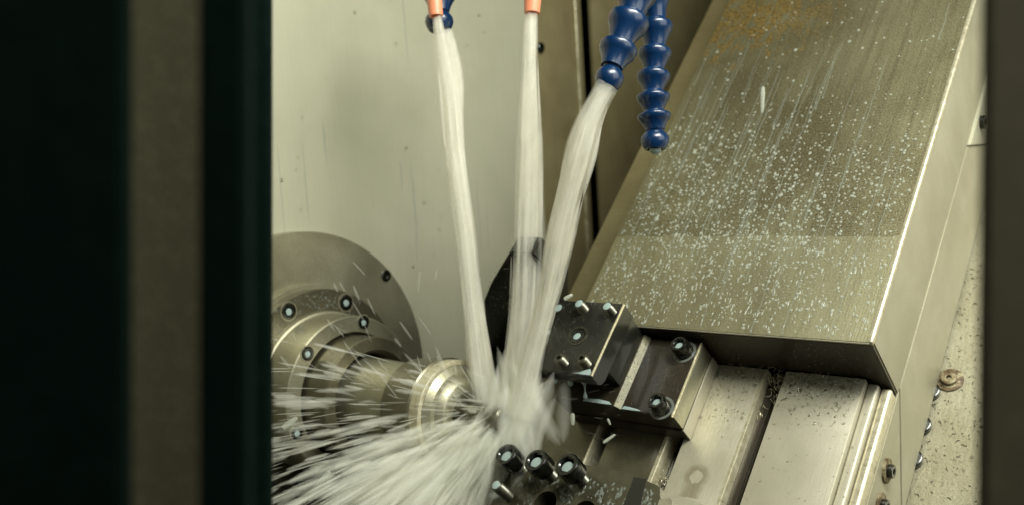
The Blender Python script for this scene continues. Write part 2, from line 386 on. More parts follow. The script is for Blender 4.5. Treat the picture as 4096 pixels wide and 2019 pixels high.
bm = new(); box(bm, 326.7, 332, -60, 78.4, -66.9, -58.5, 1.9, 4); obj('rail', bm, M['chamfer'], tb)
# swarf and beads lying in the slots
def curl(bm, c, r, turns, rad, hgt=2.0):
    n = int(10*turns)+4; ph = random.uniform(0, 6.28); ax = Vector((random.uniform(-1, 1), random.uniform(-1, 1), random.uniform(-.4, .4))).normalized()
    _, u, v = basis(ax+Vector((0, 0, .3)))
    ps = []
    for i in range(n):
        t = i/(n-1); a = ph+t*turns*6.28; rr = r*(.5+.6*t)
        ps.append(Vector(c)+u*math.cos(a)*rr+v*math.sin(a)*rr+ax*t*hgt)
    tube(bm, ps, rad, 4)
bm = new()
for i in range(34): curl(bm, (random.uniform(271, 279), 78-abs(random.gauss(0, 1))*11, random.uniform(-58, -53)), random.uniform(.8, 2.4), random.uniform(.5, 1.6), .14)
for i in range(20): curl(bm, (random.uniform(230, 237), random.uniform(3, 12), random.uniform(-60, -54)), random.uniform(.6, 1.8), random.uniform(.5, 1.4), .14)
for i in range(22): curl(bm, (random.uniform(205, 322), random.gauss(78, 1.0), random.uniform(-52, -50)), random.uniform(.5, 2), random.uniform(.3, 1), .1)
tag(obj('metal_swarf', bm, M['chamfer']), 'curly metal shavings caught in the table slots and under the cover', 'metal shavings', kind='stuff')
bm = new()
def scatter(bm, n, x0, x1, y0, y1, z, r0, r1, el=1.1, ht=.35, dens=None, nrm=(0, 0, 1), nn=7):
    k = 0
    while k < n:
        x = random.uniform(x0, x1); y = random.uniform(y0, y1)
        if dens and random.random() > dens(x, y): continue
        r = r0+(r1-r0)*random.random()**5; blob(bm, (x, y, z), nrm, r, r*random.uniform(1, el), r*ht, n=nn); k += 1
scatter(bm, 420, 281, 320, 40, 77, -52, .2, 1.1, 1.2, .5, lambda x, y: min(1, ((y-38)/39)**1.6))
scatter(bm, 240, 242, 267, 36, 76, -52, .2, .9, 1.2, .5, lambda x, y: min(1, ((y-30)/39)**1.3))
scatter(bm, 160, 275.5, 279.8, -20, 74, -60.5, .2, .55, 1.2, .6)
scatter(bm, 60, 234, 237, 0, 34, -62.5, .3, .8, 1.2, .5)
tag(obj('water_beads', bm, M['clear']), 'clear coolant beads scattered on the slotted table plates', 'water beads', kind='stuff')
bm = new(); scatter(bm, 260, 281, 320, 66, 78, -52, .25, 1.0, 1.2, .4); scatter(bm, 120, 244, 267, 66, 78, -52, .25, .8, 1.2, .4)
tag(obj('coolant_droplets', bm, M['bead']), 'milky droplets on the table in the shadow of the cover', 'droplets', kind='stuff')
# ================================================================ side of the table: upright sheet at a = 332
sp = thing('side_sheet', 'pale steel side sheet of the table with washers and a vertical seam', 'side sheet', (330, 60, -90))
q = [(329, -100, -59.5), (329, -100, -114), (329, 31.3, -114)]
def vline(z0, b_): return None
# seam runs plumb: b - h constant = 150 on the sheet; lower-left half and upper-right half are separate sheets
S0 = 150.5
bm = new(); prism(bm, [(328, -100, -67.2), (328, -100, -114), (328, S0-114, -114), (328, S0-67.2, -67.2)], (4, 0, 0), .35); obj('front_sheet', bm, M['sheet'], sp)
RZ = 179
bm = new(); prism(bm, [(328, S0+.9-114, -114), (328, RZ+114, -114), (328, RZ+67.2, -67.2), (328, S0+.9-67.2, -67.2)], (4.3, 0, 0), .35); obj('rear_sheet', bm, M['sheet'], sp)
for u, v in ((3545, 1880), (3520, 2019)):
    p = on(u, v, 0, 332)
    bm = new(); lathe(bm, [(0, 6.2), (.9, 6.2), (1.1, 5.8), (1.1, 3.2), (0, 3.2)], p, X, 28); w_ = obj('washer', bm, M['rust'], sp)
    cap_screw(sp, p+X*1.1, X, 3.4, 2.6, 1.5, 'dark screw in a rust stained washer')
rg = thing('rear_guard', 'pale blurred steel guard at the top right behind the cover', 'guard panel', (326, 300, -60))
bm = new(); prism(bm, [(328, RZ+.6+114, -114), (328, 620, -114), (328, 620, -67), (328, RZ+.6+67, -67)], (5.4, 0, 0), .6); obj('sheet', bm, M['wall'], rg)
p = on(3925, 490, 0, 333.4); cap_screw(rg, p, X, 4, 2.5, 2)
# ================================================================ tray plate at h = -114
tr = thing('tray_plate', 'rough pitted tray plate below the side sheet with a rusty screw', 'tray plate', (400, 100, -116))
bm = new(); box(bm, 290, 620, -200, 420, -121, -116.5, .5); obj('plate', bm, M['rough'], tr)
p = on(3800, 1520, 2, -116.5)
bm = new(); lathe(bm, [(0, 7), (.8, 7), (1, 6.6), (1, 0)], p, Z, 28); obj('washer', bm, M['rust'], tr)
cap_screw(tr, p+Z, Z, 4, 2.2, 1.6, 'rusty screw on a round washer', mat=M['rust'])
for u, v in ((3729, 1560), (3694, 1695), (3659, 1830)):
    p = on(u-13, v, 2, -114)+Vector((0, 0, -2.5))
    cap_screw(tr, p, Z, 5.5, 3, 2.4)
bm = new()
for i in range(520):
    c = Vector((random.uniform(318, 420), random.uniform(20, 200), -116.3)); a = random.uniform(0, 6.28); l = random.uniform(.6, 2.6)
    pp = [c+Vector((math.cos(a+k*.5)*l*k*.5, math.sin(a+k*.5)*l*k*.5, .2*k)) for k in range(3)]
    tube(bm, pp, [.12, .22, .1], 4)
tag(obj('metal_chips', bm, M['steel_dark']), 'tiny dark chips littering the rough tray plate', 'metal chips', kind='stuff')
# ================================================================ sloping cover
cv = thing('slide_cover', 'large sloping brushed steel cover plate with rust at its top and a bright right edge', 'machine cover', (162, 79, -21))
bm = new()
t = bmesh.new(); vs = {}
box(bm, 162, 332, 79, 640, -23, -21, .9, 3); obj('top_plate', bm, M['cover'], cv)
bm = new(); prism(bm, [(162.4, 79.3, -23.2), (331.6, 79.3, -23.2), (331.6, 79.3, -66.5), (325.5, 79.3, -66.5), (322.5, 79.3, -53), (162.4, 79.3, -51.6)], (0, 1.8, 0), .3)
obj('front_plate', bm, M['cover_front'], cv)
bm = new(); box(bm, 329.8, 331.9, 81.4, 640, -66.8, -23.3, .5); obj('side_plate', bm, M['sheet'], cv)
bm = new(); box(bm, 329.6, 332.45, 79.2, 640, -23.6, -20.6, 1.35, 5); obj('edge_bead', bm, M['chamfer'], cv)
bm = new(); box(bm, 163, 331, 78.95, 79.6, -22.4, -21.3, .25); obj('front_edge', bm, M['steel_light'], cv)  # pale strip painted in for the highlight along the front edge
bm = new(); box(bm, 162.1, 163.6, 81.4, 640, -51.5, -23.3, .5); obj('side_plate', bm, M['wall_shade_brown'], cv)
bm = new()
def dens(x, y):
    d = math.exp(-((y-165)/52)**2)+.15*math.exp(-((y-105)/40)**2)+.04
    if x > 300: d *= .6
    return min(1, d)
scatter(bm, 7500, 164, 328, 81, 345, -21,   .13, .95, 1.25, .45, dens, nn=6)
scatter(bm, 190, 165, 326, 84, 300, -21, .6, 1.45, 1.5, .4, dens, nn=9)
# smeared drops on the wet foot of the cover
for i in range(520):
    x = random.uniform(165, 328); y = random.uniform(82, 146); r = random.uniform(.2, .7)
    blob(bm, (x, y, -21), (0, 0, 1), r*.8, r*random.uniform(1.5, 3.2), .15, ax=Vector((random.uniform(-.25, .15), 1, 0)).normalized(), n=7, jit=.3)
tag(obj('coolant_droplets', bm, M['bead'], org=(200, 150, -21)), 'thousands of milky coolant droplets sprinkled over the sloping cover', 'droplets', kind='stuff')
bm = new()
for i in range(70):
    x = random.uniform(166, 262) if i < 52 else random.uniform(240, 326); y0 = random.uniform(150, 320); L = random.uniform(25, 110)
    n = int(L/3)+3; ps = []; dx = 0
    for k in range(n):
        t = k/(n-1); dx += random.uniform(-.28, .28); ps.append((x+dx, max(81, y0-L*t), -20.95))
    w0 = random.uniform(.12, .3)
    t = bmesh.new(); tube(t, ps, [w0*(.4+.8*(k/(n-1))) for k in range(n)], 5)
    for v in t.verts: v.co.z = -21+(v.co.z+20.95)*.35+.05
    merge(bm, t); blob(bm, (ps[-1][0], ps[-1][1], -21), (0, 0, 1), w0*2.4, w0*3.6, .35, n=8)
tag(obj('coolant_runs', bm, M['film'], org=(200, 150, -21)), 'thin wavering runs of coolant sliding down the sloping cover', 'coolant trickles', kind='stuff')
bm = new(); scatter(bm, 120, 0, 1, 0, 1, 0, .2, .7)
for v in bm.verts: pass
bm.free(); bm = new()
for i in range(190):
    x = random.uniform(205, 326); z = random.uniform(-51, -24); r = random.uniform(.12, .55)
    blob(bm, (x, 79.2, z), (0, -1, 0), r, r, r*.4, ax=(0, 0, 1), n=7)
tag(obj('coolant_droplets', bm, M['film']), 'faint droplets on the dark front face of the cover', 'droplets', kind='stuff')
# ================================================================ spindle
spn = thing('spindle', 'stepped round steel spindle with screwed rings and a collet nose on the pale wall', 'lathe spindle', (0, 0, 0))
bm = new(); lathe(bm, [(-11.9, 0), (-11.9, 99.8), (-.6, 99.8), (0, 99.2), (0, 0)], (0, 0, 0), X, 128); obj('backplate', bm, M['steel'], spn)
bm = new(); lathe(bm, [(.02, 67), (5.6, 67), (6, 66.6), (6, 60), (.02, 60)], (0, 0, 0), X, 96, closed=True); obj('spacer_ring', bm, M['steel'], spn)
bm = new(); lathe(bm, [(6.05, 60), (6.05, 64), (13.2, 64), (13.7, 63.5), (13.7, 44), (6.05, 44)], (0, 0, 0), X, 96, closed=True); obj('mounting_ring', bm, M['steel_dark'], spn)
bm = new(); lathe(bm, [(13.75, 50.4), (18, 50.2), (18.6, 48.9), (42.2, 48.7), (43, 47.9), (43, 39.1), (42.2, 38.4), (33, 38.4), (33, 30), (13.75, 30)], (0, 0, 0), X, 96, closed=True); obj('bearing_ring', bm, M['steel'], spn)
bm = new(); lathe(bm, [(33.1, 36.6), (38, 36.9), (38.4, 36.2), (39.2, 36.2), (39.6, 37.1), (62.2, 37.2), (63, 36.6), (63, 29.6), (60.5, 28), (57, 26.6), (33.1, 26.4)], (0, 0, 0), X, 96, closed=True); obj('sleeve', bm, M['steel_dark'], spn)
bm = new(); lathe(bm, [(33, 25), (55, 25), (98.6, 23.4), (98.6, 0)], (0, 0, 0), X, 72); obj('shaft', bm, M['steel'], spn)
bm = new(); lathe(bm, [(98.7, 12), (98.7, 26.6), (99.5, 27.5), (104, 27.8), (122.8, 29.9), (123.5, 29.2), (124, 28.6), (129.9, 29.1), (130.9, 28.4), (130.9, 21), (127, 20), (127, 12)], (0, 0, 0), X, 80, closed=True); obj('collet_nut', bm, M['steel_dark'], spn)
bm = new(); lathe(bm, [(123.6, 28.95), (129.8, 29.35), (130.7, 29.1), (131.1, 28.1), (131, 26.6), (130.6, 26.6)], (0, 0, 0), X, 80); obj('nose_rim', bm, M['chamfer'], spn)
bm = new(); lathe(bm, [(130.4, 26.4), (131.2, 26.4), (134.5, 23.2), (134.9, 20.8), (138.6, 18.6), (139.2, 17.6), (139.2, 12.6), (136, 12), (136, 8.2), (130.4, 8.2)], (0, 0, 0), X, 60, closed=True); obj('collet', bm, M['steel'], spn)
def polar(r, deg, a): t = math.radians(deg); return Vector((a, r*math.cos(t), r*math.sin(t)))
for dg in (-3, 87, 177, 267):
    cap_screw(spn, polar(95.1, dg, -.3), X, 4.0, 1.4, 2.1)
for dg in (66, 21, -24, 111, 156, 201):
    p = polar(57.6, dg, 13.6)
    bm = new(); lathe(bm, [(0, 6.2), (.35, 6.2), (.35, 5.2), (0, 5.2)], p, X, 28, closed=True); obj('counterbore', bm, M['steel'], spn)
    cap_screw(spn, p, X, 5.0, 1.0, 2.7, fill=.2)
for dg in (89, 29, -31, 151, 209, 269):
    p = polar(45 if dg not in (89,) else 44.4, dg, 42.9); p *= 1
    bm = new(); lathe(bm, [(0, 5), (.35, 5), (.35, 4.2), (0, 4.2)], p, X, 28, closed=True); obj('counterbore', bm, M['steel'], spn)
    cap_screw(spn, p, X, 4.1, .9, 2.3, fill=.2)
bm = new()
for i in range(190):
    dg = random.uniform(10, 95); r = random.uniform(51, 63); p = polar(r, dg, 13.72); q_ = random.uniform(.2, .7); blob(bm, p, (1, 0, 0), q_, q_, q_*.4, ax=(0, 0, 1), n=7)
for i in range(120):
    dg = random.uniform(20, 170); r = random.uniform(39.5, 47.5); p = polar(r, dg, 43.02); q_ = random.uniform(.15, .5); blob(bm, p, (1, 0, 0), q_, q_, q_*.4, ax=(0, 0, 1), n=7)
tag(obj('coolant_droplets', bm, M['film'], org=(13.7, 0, 0)), 'small coolant droplets on the flat faces of the spindle rings', 'droplets', kind='stuff')
bm = new(); lathe(bm, [(128, 7.8), (166, 7.8), (167, 7), (167, 0)], (0, 0, 0), X, 40)
tag(obj('workpiece', bm, M['steel_dark'], org=(150, 0, 0)), 'short round steel bar held in the collet under the jets', 'workpiece')
# ================================================================ dark tool blocks on the table
tbk = thing('tool_block', 'brown black tool base plate with two tall cap screws on the slotted table', 'tool base', (200, 55, -52))
bm = new(); prism(bm, [(166, 32, -42.6), (241, 32, -42.6), (241, 32, -30), (209.6, 32, -30), (206.8, 32, -27), (166, 32, -27)], (0, 45.6, 0), .35); obj('upper_plate', bm, M['block_brown'], tbk)
bm = new(); prism(bm, [(206.0, 31.9, -26.9), (207.0, 31.9, -26.8), (209.9, 31.9, -29.85), (209.4, 31.9, -30.2), (206, 31.9, -27.2)], (0, 45.8, 0), .12); obj('bevelled_edge', bm, M['holder'], tbk)  # bevel paler than the plate: the light it catches is painted in
bm = new(); prism(bm, [(240.2, 31.8, -29.95), (241.25, 31.8, -29.95), (241.25, 31.8, -30.8), (240.4, 31.8, -30.8)], (0, 45.8, 0), .1); obj('bright_edge', bm, M['chamfer'], tbk)
bm = new(); prism(bm, [(168, 31.2, -51.8), (241.6, 31.2, -51.8), (241.6, 31.2, -42.8), (168, 31.2, -42.8)], (0, 46.2, 0), .4); obj('foot_plate', bm, M['block_brown'], tbk)
bm = new(); box(bm, 241.4, 242.2, 31.4, 77.2, -51.7, -43, .2); obj('lit_side', bm, M['steel_light'], tbk)  # pale slabs put the light on the base's right face into colour
bm = new(); box(bm, 240.6, 241.5, 32.3, 77.2, -42.5, -31, .2); obj('lit_side', bm, M['steel'], tbk)
for u, v in ((2713, 1372), (2622, 1598)):
    p = on(u, v, 2, -22); p.z = -30
    bm = new(); lathe(bm, [(-.0, 6.8), (.25, 6.8), (.3, 5.4)], p, Z, 28); obj('coolant_ring', bm, M['film'], tbk)
    cap_screw(tbk, p, Z, 4.9, 8, 2.8, 'tall oily socket cap screw with milky coolant in its hex', fill=.35, name='cap_screw')
def poolquad(parent, pts, z, nm='coolant_pool'):
    b = new(); t = bmesh.new(); ring = [t.verts.new((p[0], p[1], z)) for p in pts]; c = Vector((sum(p[0] for p in pts)/len(pts), sum(p[1] for p in pts)/len(pts), z+.25)); cc = t.verts.new(c)
    for k in range(len(ring)): t.faces.new((ring[k], ring[(k+1) % len(ring)], cc))
    merge(b, t); return obj(nm, b, M['milk'], parent)
poolquad(tbk, [(210, 32.4), (216, 32.3), (222, 32.6), (220, 33.4), (215, 34), (211, 34.2)], -29.9)
poolquad(tbk, [(186, 32.3), (198, 32.2), (205.4, 32.4), (203, 34), (196, 34.6), (188, 34.2)], -26.9)
tc = thing('tool_clamp', 'oily black clamp block with set screws standing out of its top', 'tool clamp', (185, 55, -12))
bm = new(); prism(bm, [(158, 33, 0), (207, 33, 0), (207, 32.8, -6), (207, 34, -10.5), (207, 37, -12), (158, 37, -12), (158, 34, -10.5), (158, 32.8, -6)], (0, 0, 0)) if 0 else None
if bm: pass
bm = new(); prism(bm, [(158, 33, 0), (158, 79, 0), (158, 79, -12), (158, 38, -12), (158, 34.6, -10.8), (158, 32.6, -7.6), (158, 32.4, -2)], (49, 0, 0), .35); obj('clamp_plate', bm, M['block'], tc)
bm = new(); prism(bm, [(206.2, 33.2, .12), (207.2, 33.2, .12), (207.2, 33.2, -.9), (206.2, 33.2, -.2)], (0, 45.6, 0), .1); obj('bright_edge', bm, M['chamfer'], tc)
bm = new(); box(bm, 159, 205.7, 44, 78.4, -26.9, -12.1, .4); obj('tool_shank', bm, M['block'], tc)
for (u, v), hollow in (((2318, 1215), 0), ((2430, 1226), 0), ((2327, 1434), 1), ((2236, 1432), 1)):
    p = on(u, v, 2, 5.0); p.z = -.5; set_screw(tc, p, Z, 6.2, 3.2, bool(hollow))
for u, v in ((2232, 1229), (2182, 1328)):
    p = on(u, v, 2, .5); p.z = .02
    bm = new(); lathe(bm, [(0, 3.6), (.3, 3.5), (.3, 2.5), (-.2, 2.4)], p, Z, 24); obj('screw', bm, M['thread'], tc)
    bm = new(); lathe(bm, [(.15, 2.4), (.32, 1.6), (.4, 0)], p, Z, 18); obj('coolant_fill', bm, M['milk'], tc)
p = on(2310, 1342, 2, 0)
bm = new(); lathe(bm, [(.02, 6.3), (.3, 6.2), (.3, 4.9), (.05, 4.8), (.05, 6.3)], p, Z, 36); obj('counterbore', bm, M['thread'], tc)
cap_screw(tc, p, Z, 4.8, .5, 2.8, 'recessed socket screw', fill=.6)
poolquad(tc, [(195, 33.4), (206, 33.4), (205.8, 35.5), (204.4, 37.2), (200, 35.4)], .1)
bm = new(); 
for i in range(110):
    x = random.uniform(160, 206); y = random.uniform(34, 78); r = random.uniform(.08, .34); blob(bm, (x, y, 0), (0, 0, 1), r, r*random.uniform(1, 2), r*.4, n=6)
for i in range(160):
    x = random.uniform(211, 240); y = random.uniform(34, 76); r = random.uniform(.06, .26); blob(bm, (x, y, -30), (0, 0, 1), r, r*random.uniform(1, 1.6), r*.4, n=6)
tag(obj('coolant_droplets', bm, M['film']), 'pale droplets speckling the black tool blocks', 'droplets', kind='stuff')
bm = new()
for i in range(55):
    y = random.uniform(33, 76); r = random.uniform(.2, .55); t = random.random(); blob(bm, (207+t*2.8, y, -26.8-t*3), Vector((.7, 0, .7)), r, r, r*.5, n=7)
tag(obj('water_beads', bm, M['clear']), 'clear beads on the bright bevel of the tool base', 'water beads', kind='stuff')
# hanging milky drip and two short ones
def drip(u, v, L, r, neck, label):
    top = on(u, v, 1, 33.5); g = Vector((0, -1, -1)).normalized(); bm = new(); g = Vector((0, -R2, -R2))
    pr = [(-1, r*1.6), (0, r*1.5), (L*.12, neck*1.6), (L*.3, neck), (L*.55, neck), (L*.7, r*.7), (L*.84, r), (L*.94, r*.8), (L, 0)] if neck else [(-1, r), (0, r), (L*.6, r*.85), (L*.9, r*.5), (L, 0)]
    lathe(bm, pr, top, g, 18); tag(obj('coolant_drip', bm, M['milk']), label, 'coolant drip', 'drips hanging under the clamp block')
drip(2338, 1530, 8.6, 1.15, .42, 'longest milky drip hanging from the clamp block on a thin neck')
drip(2282, 1524, 2.6, 1.6, 0, 'short round milky drip left of the long drip')
drip(2222, 1512, 3.0, 1.5, 0, 'short milky drip under the left end of the clamp block')
# dark rounded holder behind the jets
ths = thing('drill_holder', 'dark wet faceted tool holder half hidden behind the milky jets', 'tool holder', (130, 90, -20))
pts = [on(u, v, 1, 80) for u, v in ((2040, 1010), (1962, 1138), (1935, 1205), (1943, 1300), (1950, 1420), (1990, 1560), (2240, 1570), (2240, 1130), (2130, 1015))]
bm = new(); prism(bm, pts, (0, 12, 0), .8); obj('body', bm, M['block'], ths)
bm = new(); lathe(bm, [(0, 9), (3, 9), (3.4, 8.5), (3.4, 5), (0, 5)], on(2075, 1230, 1, 79.5), (0, -1, 0), 36, closed=True); obj('socket_ring', bm, M['thread'], ths)
bm = new()
for i in range(150):
    p = on(random.uniform(1948, 2050), random.uniform(1060, 1520), 1, 79.9); r = random.uniform(.3, .9); blob(bm, p, (0, -1, 0), r, r, r*.4, ax=(0, 0, 1), n=7)
tag(obj('coolant_droplets', bm, M['film']), 'bubbly droplets on the dark faceted tool holder', 'droplets', kind='stuff')
# ================================================================ near holder at the bottom with bolts
nh = thing('bolted_holder', 'wet grey tool holder nearest the camera with tall bolts and two round bores', 'tool holder', (200, -30, -20))
HZ = -20
def P2(u, v, h=HZ): return on(u, v, 2, h)
outl = [P2(1935, 1880), P2(1975, 1822), P2(2110, 1828), P2(2240, 1842), P2(2400, 1866), P2(2530, 1895), P2(2640, 1945), P2(2640, 1990), P2(2600, 2100), P2(2450, 2300), P2(2000, 2300), P2(1960, 2050), P2(1925, 1950)]
holes = [(P2(2180, 2010), 6.6), (P2(2335, 2050), 6.6)]
# top face with real bores: triangulated fill between outline and hole rims
def plate_with_holes(outl, holes, z1, z0, n=32):
    t = bmesh.new(); ed = []
    def loop(ps):
        vs = [t.verts.new(p) for p in ps]; ed.extend(t.edges.new((vs[i], vs[(i+1) % len(vs)])) for i in range(len(vs))); return vs
    o = loop([Vector((p.x, p.y, z1)) for p in outl]); hs = [loop([Vector((c.x+r*math.cos(6.2832*k/n), c.y+r*math.sin(6.2832*k/n), z1)) for k in range(n)]) for c, r in holes]
    bmesh.ops.triangle_fill(t, use_beauty=True, use_dissolve=False, edges=ed)
    for vs in [o]+hs:
        lo = [t.verts.new((v.co.x, v.co.y, z0)) for v in vs]
        for i in range(len(vs)): t.faces.new((vs[i], vs[(i+1) % len(vs)], lo[(i+1) % len(vs)], lo[i]))
    return t
bm = plate_with_holes(outl, holes, HZ, -50)
obj('body', bm, M['holder'], nh, ang=30)
bm = new()
for c, r in holes: lathe(bm, [(0, 0), (0, r+.4)], (c.x, c.y, -49.5), Z, 24)
obj('bore_floor', bm, M['void'], nh)
bm = new(); prism(bm, [P2(2537, 1905, HZ+.1), P2(2588, 1915, HZ+.1), P2(2560, 2030, HZ+.1), P2(2490, 2030, HZ+.1)], (0, 0, .25), .05); obj('recess_shade', bm, M['block'], nh)  # flat dark slab paints the darkness of a recess here
for (ub, vb), (ut, vt), lab in (((2088, 1878), (2016, 1819), 'left tall cap bolt'), ((2206, 1903), (2137, 1838), 'middle tall cap bolt'), ((2330, 1922), (2264, 1856), 'right tall cap bolt')):
    b = P2(ub, vb); best = min(range(5, 40), key=lambda k: (lambda q_: (q_-Vector((b.x, b.y, 0))).length)(Vector((on(ut, vt, 2, HZ+k).x, on(ut, vt, 2, HZ+k).y, 0))))
    Ht = best
    cap_screw(nh, Vector((b.x, b.y, HZ+Ht-9)), Z, 6.5, 9, 3.9, lab, fill=.3, name='cap_bolt', shank=Ht-9+.5, rshank=3.9)
b = P2(2036, 1985); set_screw(nh, b, Z, 13, 3.2)
b = P2(1992, 1862); cap_screw(nh, b, Z, 4.6, 6, 2.8, fill=.1)
bm = new()
for i in range(60):
    u = random.uniform(1940, 2010); v = random.uniform(1860, 1990); p = P2(u, v, HZ+.05); r = random.uniform(.6, 2.0); blob(bm, p, (0, 0, 1), r, r*random.uniform(1, 2), .4, n=9, jit=.3)
for i in range(260):
    u = random.uniform(2060, 2620); v = random.uniform(1890, 2019)
    if v < 1850+(u-2060)*.2: continue
    p = P2(u, v, HZ+.05)
    if any((p-c).length < r+1 for c, r in holes): continue
    r = random.uniform(.15, .8); blob(bm, p, (0, 0, 1), r, r*random.uniform(1, 3), .25, ax=Vector((random.uniform(-1, 1), 1, 0)).normalized(), n=8, jit=.35)
tag(obj('coolant_droplets', bm, M['film']), 'smeared coolant film on the bolted holder at the bottom', 'droplets', kind='stuff')
hb = thing('round_cap', 'pale wet round cap at the bottom edge right of the bolted holder', 'cap', (270, -30, -30))
c = on(2680, 2190, 2, -34); bm = new(); lathe(bm, [(-16, 27), (-2, 27), (0, 25.5), (.8, 12), (1, 0)], c, Z, 64); obj('dome', bm, M['steel_light'], hb)
# ================================================================ coolant hoses
def seg_profile(L, r):
    return [(-L*.06, 0), (-L*.06, r*.60), (L*.06, r*.66), (L*.13, r*.72), (L*.15, r*.84), (L*.19, r*.99), (L*.25, r*1.05), (L*.33, r*1.04), (L*.5, r*.98), (L*.56, r*.90), (L*.8, r*.72), (L*.97, r*.64), (L*1.10, r*.60), (L*1.10, 0)]
def hose(nodes, label, name='coolant_hose', tip='ball'):
    """nodes: [(u, v, depth, r_px)] joint centres from the top; every link runs to the next node"""
    P_ = [pt(u, v, d) for u, v, d, _ in nodes]
    t = thing(name, label, 'coolant hose', P_[0], 'bed', 'blue ball-jointed coolant hoses' )
    for i in range(len(nodes)-1):
        d = P_[i+1]-P_[i]; L = d.length; r = nodes[i][3]*nodes[i][2]/FPX
        if i == len(nodes)-2 and tip:
            bm = new(); lathe(bm, [(0, r*.55), (L*.08, r*.66), (L*.14, r*.6), (L*.22, r*.78), (L*.42, r*.98), (L*.62, r*1.02), (L*.85, r*.9), (L, r*.74), (L, r*.55), (L*.7, r*.5), (L*.7, 0)], P_[i], d, 36)
            obj('nozzle', bm, M['blue'], t, ang=50)
        else:
            bm = new(); lathe(bm, seg_profile(L, r), P_[i], d, 36); obj('link', bm, M['blue'], t, ang=50)
    return t
hose([(2585, -150, 500, 68), (2600, -40, 498, 68), (2622, 75, 496, 66), (2620, 185, 494, 64), (2615, 280, 492, 64), (2612, 365, 490, 64), (2615, 445, 489, 64), (2620, 515, 488, 56), (2620, 598, 487, 52)], 'blue jointed hose hanging straight down with a closed tip')
hose([(2570, -190, 468, 86), (2555, -70, 464, 84), (2528, 50, 460, 80), (2482, 170, 456, 74), (2450, 262, 452, 56), (2428, 352, 450, 56)], 'blue jointed hose bent left with the widest milky jet leaving it')
hose([(1752, -160, 560, 60), (1758, -60, 556, 66), (1757, 42, 552, 56), (1757, 122, 550, 55)], 'blue nozzle at the top left behind a salmon nozzle')
def cone_nozzle(p0, p1, r0, r1, label):
    t = thing('coolant_nozzle', label, 'nozzle', p0, 'bed', 'salmon coolant nozzles'); d = Vector(p1)-Vector(p0); L = d.length; bm = new()
    lathe(bm, [(0, 0), (0, r0), (L*.96, r1*1.04), (L, r1), (L, r1*.72), (L*.85, r1*.7), (L*.85, 0)], p0, d, 32); obj('body', bm, M['orange'], t); return t
cone_nozzle(pt(1725, -130, 528), pt(1744, 66, 526), 5.0, 3.9, 'salmon nozzle at the top left in front of the blue nozzle')
cone_nozzle(pt(2138, -140, 520), pt(2128, 54, 518), 5.8, 4.3, 'salmon nozzle at the top middle alone')
dt = pt(2622, 606, 487); bm = new(); lathe(bm, [(-1.5, 3.2), (0, 3), (1.2, 1.8), (1.8, 0)], dt, Vector((0, -R2, -R2)), 18)
tag(obj('coolant_drip', bm, M['milk']), 'white drop at the closed tip of the hanging blue hose', 'coolant drip')
# ================================================================ coolant jets: bundles of translucent strands round a core
def spline(nodes, n):
    out = []
    for k in range(n):
        t = k/(n-1)*(len(nodes)-1); i = min(int(t), len(nodes)-2); f = t-i
        g = lambda j: nodes[max(0, min(len(nodes)-1, j))]
        p0, p1, p2, p3 = g(i-1), g(i), g(i+1), g(i+2)
        out.append(tuple(.5*((2*b)+(-a+c_)*f+(2*a-5*b+4*c_-d)*f*f+(-a+3*b-3*c_+d)*f**3) for a, b, c_, d in zip(p0, p1, p2, p3)))
    return out
def jet(nodes, label, nstr=90, seed=1, core=.55):
    """nodes: (u, v, depth, half width px)"""
    random.seed(seed); N = 26; s = spline(nodes, N); P_ = [pt(u, v, d) for u, v, d, w in s]; Rr = [.93*w*d/FPX for u, v, d, w in s]
    t = thing('coolant_jet', label, 'coolant jet', P_[0], 'bed', 'milky coolant jets')
    def ring(i, a, f):
        dd = (P_[min(i+1, N-1)]-P_[max(i-1, 0)]).normalized(); _, u, v = basis(dd); return P_[i]+(u*math.cos(a)+v*math.sin(a))*Rr[i]*f
    ph0 = [random.uniform(0, 6.28) for _ in range(12)]
    def surf(i, a, sc):
        w = 1+.10*math.sin(2*a+ph0[0]+i*.12)+.07*math.sin(3*a+ph0[1]-i*.2)+.05*math.sin(5*a+ph0[2]+i*.1)+.05*math.sin(i*.8+ph0[3])
        return ring(i, a, sc*w)
    K = 28
    for nm, mat, scs in (('core', M['jet_core'], (core,)), ('sheath', M['jet_shell'], (1.0, .93, .85, .76, .66, .42))):
        bm = new()
        for q, sc in enumerate(scs):
            R_ = [[bm.verts.new(surf(i, 6.2832*k/K, sc*(1+.05*math.sin(q*2+i*.35)))) for k in range(K)] for i in range(N)]
            for A, B in zip(R_, R_[1:]):
                for k in range(K): bm.faces.new((A[k], A[(k+1) % K], B[(k+1) % K], B[k]))
        obj(nm, bm, mat, t, ang=80)
    bm = new()
    for j in range(nstr//4):
        a = random.uniform(0, 6.283); f = random.uniform(.5, 1.16); i0 = random.randint(1, N-8); i1 = min(N, i0+random.randint(6, 14)); dr = random.uniform(-.02, .02)
        n_ = i1-i0; ps = [ring(i, a+dr*(i-i0), f) for i in range(i0, i1)]; rs = [max(.03, Rr[i]*random.uniform(.95, 1.05)*.16*math.sin(math.pi*(i-i0+.3)/n_)) for i in range(i0, i1)]
        for sc in (1, .6): tube(bm, ps, [r*sc for r in rs], 7)
    obj('strands', bm, M['jet_shell'], t, ang=80)
    return t
jet([(1749, 70, 526, 20), (1768, 190, 525, 30), (1798, 400, 523, 42), (1820, 640, 521, 43), (1862, 954, 518, 42), (1898, 1272, 514, 46), (1935, 1560, 510, 58), (1960, 1700, 508, 70)], 'left milky jet falling from the salmon nozzle', 150, 3)
